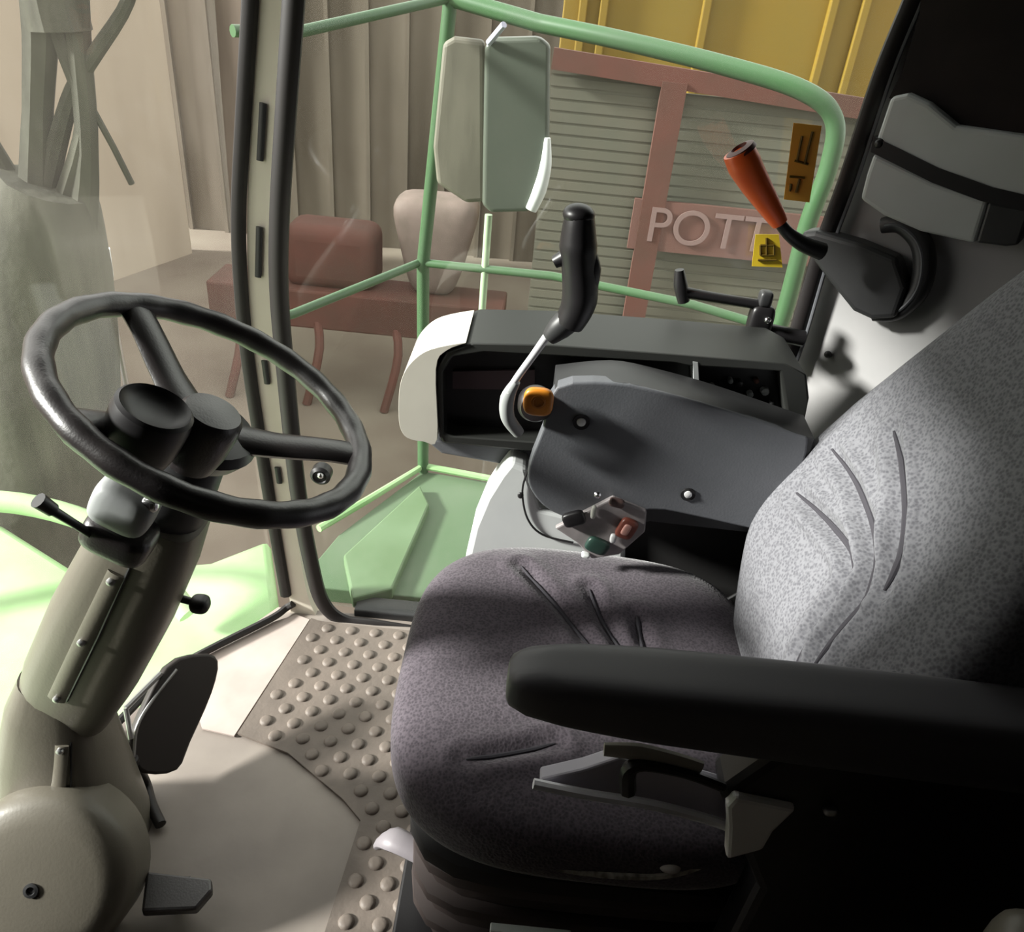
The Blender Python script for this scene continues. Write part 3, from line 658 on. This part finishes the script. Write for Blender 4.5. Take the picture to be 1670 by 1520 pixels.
# orange handle with its tapering bracket
oh = thing('emergency_hammer', 'orange-handled emergency hammer sticking out of a dark holder beside the rear pillar', 'hammer', yp(1440, 480, 1.45))
YO = 1.43
MB().tube([yp(1204, 246, YO), yp(1214, 268, YO), yp(1232, 300, YO), yp(1252, 332, YO), yp(1272, 364, YO)], [0.026, 0.028, 0.0245, 0.020, 0.014], 16, smooth=5).build('handle', ORANGE, oh)
MB().lathe([(0.0265, -0.004), (0.0245, 0.004), (0.014, 0.007), (0.012, 0.002), (0.001, 0.001)], yp(1208, 246, YO), (yp(1204, 246, YO) - yp(1232, 300, YO)), 20).build('handle_end', mat('dark_red_cap', (0.10, 0.02, 0.015), 0.5), oh)
MB().tube([yp(1268, 358, YO), yp(1285, 380, YO), yp(1310, 398, YO + 0.01), yp(1340, 410, YO + .02)], [0.009, 0.011, 0.014, 0.016], 12, smooth=4).build('shaft', BLACK, oh)
# holder: tapering cone ending in a round ring on the corner panel
hc = cp(1440, 470, 0.03)
ho = thing('hammer_holder', 'dark cone-shaped holder with a round ring on the pale corner panel', 'holder', cp(1440, 520, 0.0))
def cq(x, y, o=0.02): return cp(x, y, o)
mb = MB().prism([cq(x, y, 0.055) for x, y in ((1305, 378), (1330, 376), (1400, 396), (1462, 422), (1478, 470), (1460, 520), (1420, 522), (1390, 508), (1345, 452), (1308, 402))], PN * -0.05)
mb.build('cone_plate', DARKP, ho, smooth=False, bevel=0.010, bseg=3)
ring = sm([cq(x, y, 0.03) for x, y in ((1438, 368), (1470, 366), (1500, 392), (1508, 432), (1496, 476), (1462, 508), (1424, 512))], 6)
MB().tube(ring, [0.014 + 0.006 * math.sin(PI * i / (len(ring) - 1)) for i in range(len(ring))], 12, flat=(tuple(PN), 0.9)).build('ring', DARKP, ho)
MB().tube([p + PN * 0.016 for p in ring[2:]], 0.003, 6).build('ring_lip', GREYP, ho)
# grey storage box on the corner
GREYB = mat('storage_grey', (0.55, 0.57, 0.57), 0.5, col2=(0.49, 0.51, 0.50), scale=5)
gb = thing('storage_box', 'grey plastic box with a long dark slot on the upper corner panel', 'box', cp(1520, 380, 0.0))
mb = MB().prism([cq(x, y, 0.06) for x, y in ((1452, 158), (1480, 152), (1515, 168), (1560, 205), (1680, 222), (1720, 235), (1700, 330), (1600, 318), (1520, 288), (1425, 238))], PN * -0.06)
mb.build('upper_shell', GREYB, gb, smooth=False, bevel=0.008, bseg=3)
mb = MB().prism([cq(x, y, 0.055) for x, y in ((1424, 250), (1520, 296), (1612, 328), (1590, 398), (1500, 378), (1440, 352), (1402, 325), (1412, 285))], PN * -0.055)
mb.build('lower_shell', GREYB, gb, smooth=False, bevel=0.008, bseg=3)
MB().prism([cq(x, y, 0.063) for x, y in ((1424, 222), (1530, 274), (1620, 306), (1690, 322), (1680, 345), (1600, 328), (1520, 298), (1420, 248))], PN * -0.06).build('slot', BLACK, gb, smooth=False)
MB().ball(cq(1434, 234, 0.058), 0.009).build('slot_pin', BLACK, gb)
MB().prism([cq(x, y, 0.058) for x, y in ((1612, 330), (1680, 342), (1660, 400), (1640, 402), (1592, 396))], PN * -0.05).build('end_block', DARKP, gb, smooth=False, bevel=0.004)
# dark roof lining above the box
mb = MB().prism([cq(x, y, 0.035) for x, y in ((1505, -80), (1500, 20), (1470, 120), (1450, 160), (1700, 260), (1760, 100), (1760, -80))], PN * -0.03)
lin = mb.build('roof_lining', CURTAIN, smooth=False); tag(lin, 'black cloth lining in the upper rear corner above the grey box', 'lining')
MB().ball(cq(1350, 578, 0.003), 0.0075).build('panel_plug', DARKP); tag(COL.objects['panel_plug'], 'small dark plug in the pale corner panel above the console', 'plug')
MB().ball(cq(1284, 560, 0.0), 0.011).build('hinge_pin', BLACK)
tag(COL.objects['hinge_pin'], 'black round pin at the rear end of the display pod below the window seal', 'pin')
# latch stud on glass seen through the steering wheel
gs = thing('glass_stud', 'round black stud with a bright centre on the side window glass near the front pillar', 'stud', at(525, 775, Y=1.545))
MB().lathe([(0.024, 0.02), (0.024, -0.004), (0.017, -0.010), (0.015, -0.006), (0.001, -0.006)], at(523, 775, Y=1.535), (0, 1, 0), 24).build('stud_body', BLACK, gs)
MB().ball(at(523, 775, Y=1.527), 0.0085).build('stud_centre', CHROME, gs)

# warning stickers on the glass
def sticker(px, lab, m_, marks):
    pl_ = [at(x, y, Y=1.552) for x, y in px]
    t = thing('warning_sticker', lab, 'sticker', pl_[3])
    MB().prism(pl_, (0, -0.001, 0)).build('sticker_sheet', m_, t, smooth=False)
    for mk in marks:
        MB().tube([at(x, y, Y=1.5495) for x, y in mk], 0.0022, 6).build('pictogram', mat('pictogram_ink', (0.10, 0.06, 0.0), 0.6), t)
sticker(((1232, 382), (1270, 382), (1276, 436), (1226, 434)), 'small yellow warning sticker on the side window below the orange handle', STICK,
        [[(1240, 400), (1262, 400)], [(1240, 416), (1262, 416)], [(1240, 400), (1240, 416)], [(1262, 400), (1262, 416)], [(1236, 424), (1266, 424)], [(1250, 388), (1250, 416)]])
sticker(((1294, 200), (1340, 205), (1320, 330), (1278, 325)), 'tall orange-yellow warning sticker on the side window right of the orange handle', STICKR,
        [[(1308, 222), (1300, 262)], [(1325, 215), (1312, 268)], [(1296, 262), (1318, 268)], [(1288, 288), (1312, 290)], [(1290, 300), (1288, 312)], [(1304, 292), (1298, 314)]])

# beige cabinet at the near rear corner
sc_ = MB().box((0.74, 0.10, 0.40), (0.50, 0.70, 0.80)).build('side_cabinet', BEIGE, bevel=0.03, bseg=4)
tag(sc_, 'beige plastic cabinet just showing in the lower right corner beside the seat', 'cabinet')
# pale plate by the bottom edge
MB().box(tuple(yp(865, 1521, 0.69)), (0.13, 0.014, 0.014)).build('rating_plate', mat('pale_plate', (0.75, 0.80, 0.76), 0.5), seat, smooth=False, bevel=0.002)

# ================================================================== OUTSIDE
# platform deck, railing, mirror
def dk(x, y, Z): return at(x, y, Z=Z)
c1 = at(690, 768, Y=2.3); deckz = c1.z
dp = [Vector((-0.56, 1.66, deckz)), Vector((-0.50, 1.90, deckz)), c1, Vector((1.3, 2.1, deckz)), Vector((1.3, 1.66, deckz))]
dk_ = thing('platform_deck', 'dusty green metal platform outside the side window', 'platform', (0.2, 1.9, -0.1))
MB().prism(dp, (0, 0, -0.05)).build('deck_plate', GREENL, dk_, smooth=False, bevel=0.004)
rs = [at(x, y, Z=deckz + 0.03) for x, y in ((560, 905), (685, 790), (700, 822), (640, 960), (575, 975))]
MB().prism(rs, (0, 0, -0.04)).build('raised_plate', mat('pale_green', (0.145, 0.221, 0.119), 0.55, col2=(0.111, 0.178, 0.085), scale=5), dk_, smooth=False, bevel=0.006)
MB().tube([at(520, 862, Z=deckz + 0.02), at(600, 815, Z=deckz + 0.02), c1 + Vector((0, 0, 0.02)), c1 + Vector((0.5, -0.08, 0.02))], 0.012, 8).build('deck_lip', GREENH, dk_)
# far side steps/dark face
rl = thing('handrail', 'green tubular handrail frame running round the platform outside the side window', 'handrail', c1)
rt = 0.012
T0 = at(488, 52, Y=1.9); T1 = at(735, -4, Y=2.3); T2 = at(1310, 160, Y=1.92); T3 = at(1364, 215, Y=1.92); T4 = at(1352, 300, Y=1.92); T5 = at(1275, 520, Y=1.92); 
MB().tube([T0 + Vector((-0.1, -0.12, 0)), T0, T1], rt, 10).build('top_rail', GREEN, rl)
MB().tube([T1] + sm([at(880, 38, Y=2.2), at(1014, 66, Y=2.1), at(1182, 107, Y=2.0), at(1310, 148, Y=1.93), at(1360, 195, Y=1.92), at(1352, 270, Y=1.92), at(1316, 370, Y=1.92), T5, at(1230, 620, Y=1.92)], 8), 0.021, 10).build('top_rail', GREEN, rl)
MB().tube([at(478, 512, Y=1.9) + Vector((-0.1, -0.12, 0)), at(478, 512, Y=1.9), at(685, 428, Y=2.3)], rt, 10).build('middle_rail', GREEN, rl)
MB().tube([at(685, 428, Y=2.3), at(900, 450, Y=2.2), at(1130, 497, Y=2.05), at(1292, 545, Y=1.93)], rt, 10).build('middle_rail', GREEN, rl)
MB().tube([c1, at(690, 428, Y=2.3), T1], 0.019, 10).build('post', GREEN, rl)
a = at(784, 540, Y=2.25)
MB().tube([a, at(797, 350, Y=2.25)], 0.011, 10).build('post', mat('pale_green_post', (0.42, 0.55, 0.36), 0.4), rl)
MB().tube([at(1160, 60, Y=2.0), at(1085, 520, Y=2.05)], 0.0001, 4)
mi = thing('side_mirror', 'tall grey-green rear-view mirror on a post outside the side window', 'mirror', at(797, 350, Y=2.25))
YMi = 2.2
mir = [(790, 75), (800, 62), (880, 60), (898, 75), (895, 300), (884, 330), (860, 346), (800, 348), (786, 335)]
def shp(L_, Y): return [at(x, y, Y=Y) for x, y in L_]
MB().prism(shp(mir, YMi), (0, 0.05, 0)).build('mirror_shell', mat('mirror_grey_green', (0.120, 0.132, 0.108), 0.3, col2=(0.096, 0.112, 0.092), scale=3), mi, smooth=False, bevel=0.015, bseg=4)
MB().prism(shp([(722, 70), (740, 60), (790, 66), (790, 330), (760, 332), (712, 300), (706, 240)], YMi + 0.03), (0, 0.04, 0)).build('mirror_flank', mat('dusty_flank', (0.204, 0.187, 0.149), 0.5, col2=(0.153, 0.140, 0.111), scale=9, stretch=(3, 3, 0.6)), mi, smooth=False, bevel=0.012, bseg=3)
MB().tube(shp([(893, 225), (890, 270), (880, 310), (866, 342)], YMi - 0.004), [0.008, 0.016, 0.019, 0.016], 10, smooth=5).build('painted_glint', WHITEP, mi)  # white tube painted as the sun glint on the mirror edge
MB().tube([at(797, 70, Y=YMi), at(822, 40, Y=2.15)], 0.008, 8).build('mirror_arm', mat('violet_steel', (0.45, 0.44, 0.55), 0.4), mi)

# ground
gr = bpy.data.materials.new('dirt_ground')
GROUND = mat('dirt_ground_2', (0.152, 0.119, 0.092), 0.95, col2=(0.216, 0.185, 0.144), scale=0.9, detail=8)
bpy.data.materials.remove(gr)
MB().box((0, 8, -2.05), (90, 90, 0.1)).build('ground', GROUND, smooth=False); struct(COL.objects['ground'])

# red trailer with corrugated grey panels
tr = thing('red_trailer', 'red-framed trailer with grey slatted sides and a red lettered band beyond the platform', 'trailer', (1.0, 6.0, -2.0))
YT = 6.0
x0, x1 = 0.0, 2.35
def slat(xa, xb, za, zb, nm='slat_panel'):
    mb = MB(); nn = int((zb - za) / 0.075)
    mb.box(((xa + xb) / 2, YT + 0.05, (za + zb) / 2), (xb - xa, 0.03, zb - za))
    for k in range(nn): mb.box(((xa + xb) / 2, YT + 0.034, za + (k + 0.5) * (zb - za) / nn), (xb - xa, 0.012, 0.055))
    mb.build(nm, SLATG, tr, smooth=False)
xm = (at(1070, 300, Y=YT).x)
slat(x0, xm, -1.9, 0.97); slat(xm, x1, -1.9, 0.86)
def rbar(p, q, wd, nm='frame_bar'):
    MB().bar(p, q, 0.05, wd).build(nm, REDP, tr, smooth=False)
rbar((x0, YT - 0.03, 1.0), (x1, YT - 0.03, 0.87), 0.13)
rbar((x0 + .03, YT - 0.03, 1.03), (x0 + .03, YT - 0.03, -1.95), 0.12)
MB().bar((xm, YT - 0.045, 0.93), (xm, YT - 0.045, -1.95), 0.05, 0.17, (1, 0, 0)).build('frame_bar', REDP, tr, smooth=False)
MB().bar((x1, YT - 0.045, 0.85), (x1, YT - 0.045, -1.95), 0.05, 0.14, (1, 0, 0)).build('frame_bar', REDP, tr, smooth=False)
za = at(1060, 372, Y=YT).z; zb = at(1250, 415, Y=YT).z
ba = at(1040, 365, Y=YT - .04); bb = at(1255, 405, Y=YT - .04)
band = MB().bar((ba.x - .05, YT - 0.04, ba.z), (x1, YT - 0.04, ba.z), 0.04, 0.36).build('lettered_band', mat('faded_red_band', (0.134, 0.061, 0.048), 0.6, col2=(0.118, 0.064, 0.051), scale=2), tr, smooth=False)
tc_ = at(1150, 380, Y=YT - .07)
text_mesh('POTT', 0.36, Matrix.Translation((tc_.x + 0.02, YT - 0.075, ba.z)) @ Matrix.Rotation(PI / 2, 4, 'X')).build('lettering', PINKL, tr, smooth=False)
for xx in (0.5, 1.9):
    MB().lathe([(0.30, 0), (0.32, 0.03), (0.32, 0.2), (0.30, 0.22)], (xx, YT - 0.28, -1.68), (0, 1, 0), 28).build('wheel', RUBBER, tr)

# yellow trailer body behind
yl = thing('yellow_container', 'yellow ribbed metal container wall beyond the red trailer', 'container', (2.2, 8.0, -2.0))
MB().box((2.3, 8.3, 0.35), (4.5, 0.5, 2.9)).box((2.3, 8.2, -1.6), (4.3, 0.5, 0.9)).build('side_wall', YELLOW, yl, smooth=False, bevel=0.01)
for xx in (0.22, 0.40, 1.28, 2.35, 2.62, 3.6):
    MB().box((xx, 8.02, 0.35), (0.07, 0.08, 2.9)).build('rib', YELLOW, yl, smooth=False, bevel=0.01)
# shed wall in the distance, weathered boards
SHED = mat('weathered_boards', (0.105, 0.086, 0.064), 0.9, col2=(0.19, 0.16, 0.125), scale=1.3, stretch=(1.6, 1.6, 0.25), detail=6)
SHEDL = mat('pale_render', (0.33, 0.275, 0.21), 0.9, col2=(0.43, 0.365, 0.285), scale=0.7, stretch=(1.6, 1.6, 0.3), detail=6)
sh = thing('shed', 'brown weathered board shed in the distance beyond the platform', 'shed', (-1.0, 11, -2))
MB().box((-1.0, 11.2, -0.1), (9.0, 0.3, 3.8)).build('board_wall', SHED, sh, smooth=False)
for k in range(18):
    MB().box((-5.3 + k * 0.5, 11.02, -0.1), (0.05, 0.06, 3.8)).build('batten', SHED, sh, smooth=False)
bn = thing('barn', 'large pale beige building wall in front of the machine beyond the windscreen', 'building', (-6.5, 4.5, -2))
W1 = Vector((-4.4, 10.0, 0)); W2 = Vector((-9.0, -2.5, 0))
MB().prism([W1 + Vector((0, 0, -2)), W2 + Vector((0, 0, -2)), W2 + Vector((0, 0, 1.9)), W1 + Vector((0, 0, 1.9))], (-0.3, 0.1, 0)).build('rendered_wall', SHEDL, bn, smooth=False)

# reddish implement between
ri = thing('red_implement', 'low rusty red field implement with a pale hopper parked before the brown shed', 'implement', (-1.5, 6.5, -2))
MB().box((-1.5, 6.8, -1.2), (2.6, 0.5, 0.35)).build('frame_beam', REDP, ri, smooth=False, bevel=0.02)
MB().box((-1.75, 6.9, -0.78), (0.8, 0.5, 0.55)).build('gearbox_cover', REDP, ri, bevel=0.12, bseg=4)
MB().sbox((0.30, 0.25, 0.42), 5, 10, Matrix.Translation((-0.86, 6.95, -0.62)), lambda q: Vector((q.x * (1 + 0.35 * q.z / 0.42), q.y, q.z))).build('hopper', mat('pale_hopper', (0.20, 0.15, 0.13), 0.7, col2=(0.15, 0.115, 0.095), scale=6), ri)
for xx in (-2.6, -1.9, -1.2, -0.5):
    MB().tube([(xx, 6.7, -1.2), (xx + .1, 6.45, -1.5), (xx, 6.3, -2.0)], 0.04, 8, smooth=4).build('tine', REDP, ri)

# tree with forking trunk beyond the windscreen
BARK = mat('grey_green_bark', (0.034, 0.034, 0.023), 0.9, col2=(0.075, 0.075, 0.054), scale=4, stretch=(3, 3, 0.4), bump=0.4, bscale=20, detail=7)
te = thing('forked_tree', 'thick grey-green tree trunk forking into branches beyond the windscreen', 'tree', (-3.3, 3.4, -2))
def far(x, y, Y): return at(x, y, Y=Y)
YTt = 2.6
MB().tube([far(75, 900, YTt), far(72, 600, YTt), far(70, 430, YTt), far(80, 300, YTt)], [0.28, 0.26, 0.22, 0.14], 14, smooth=4).build('trunk', BARK, te)
for P_, r_ in (([(60, 330), (62, 180), (66, 60), (62, -60)], [0.06, 0.045, 0.05, 0.06]), ([(130, 420), (142, 250), (130, 80), (120, -60)], [0.06, 0.035, 0.035, 0.04]),
               ([(70, 330), (100, 210), (128, 130), (200, 20), (220, -40)], [0.04, 0.03, 0.025, 0.02, 0.018]), ([(60, 380), (20, 300), (-20, 230)], [0.05, 0.035, 0.03]),
               ([(110, 320), (140, 190), (100, 60), (80, -60)], [0.04, 0.03, 0.028, 0.03]), ([(100, 50), (88, 0), (80, -60)], [0.09, 0.09, 0.09])):
    MB().tube([far(x, y, YTt) for x, y in P_], r_, 8, smooth=4).build('branch', BARK, te)
MB().tube([far(136, 150, YTt), far(185, 240, 2.62), far(215, 300, 2.65)], 0.010, 6).build('branch', BARK, te)
wbx = thing('white_post', 'small white marker post right of the forked tree', 'post', far(172, 470, 3.0))
_p = far(172, 450, 3.0); MB().tube([far(166, 405, 3.0), _p], 0.03, 10).build('post_head', WHITEP, wbx)
MB().tube([_p, Vector((_p.x, _p.y, -2.0))], 0.012, 8).build('post_rod', STEEL, wbx)

# green header and front hood of the machine
hd = thing('green_header', 'bright green machine hood and header below the windscreen', 'machine hood', (-1.4, 1.2, -0.6))
hp = [(-0.66, 1.80), (-0.86, 2.30), (-1.02, 2.14), (-1.42, 2.02), (-1.82, 2.24), (-2.6, 1.8), (-2.9, 0.2), (-1.9, -0.6), (-1.0, -0.6), (-1.05, 0.5), (-0.97, 1.0), (-0.85, 1.3)]
MB().prism([Vector((x, y, -0.35)) for x, y in hp], (0, 0, -0.12)).build('hood_plate', GREENH, hd, bevel=0.03)
arc = sm([Vector((-2.1, 1.7, -0.15)), Vector((-1.7, 1.95, -0.05)), Vector((-1.25, 1.95, -0.1)), Vector((-0.95, 1.8, -0.28))], 8)
MB().tube(arc, 0.035, 10).build('header_tube', GREENH, hd)
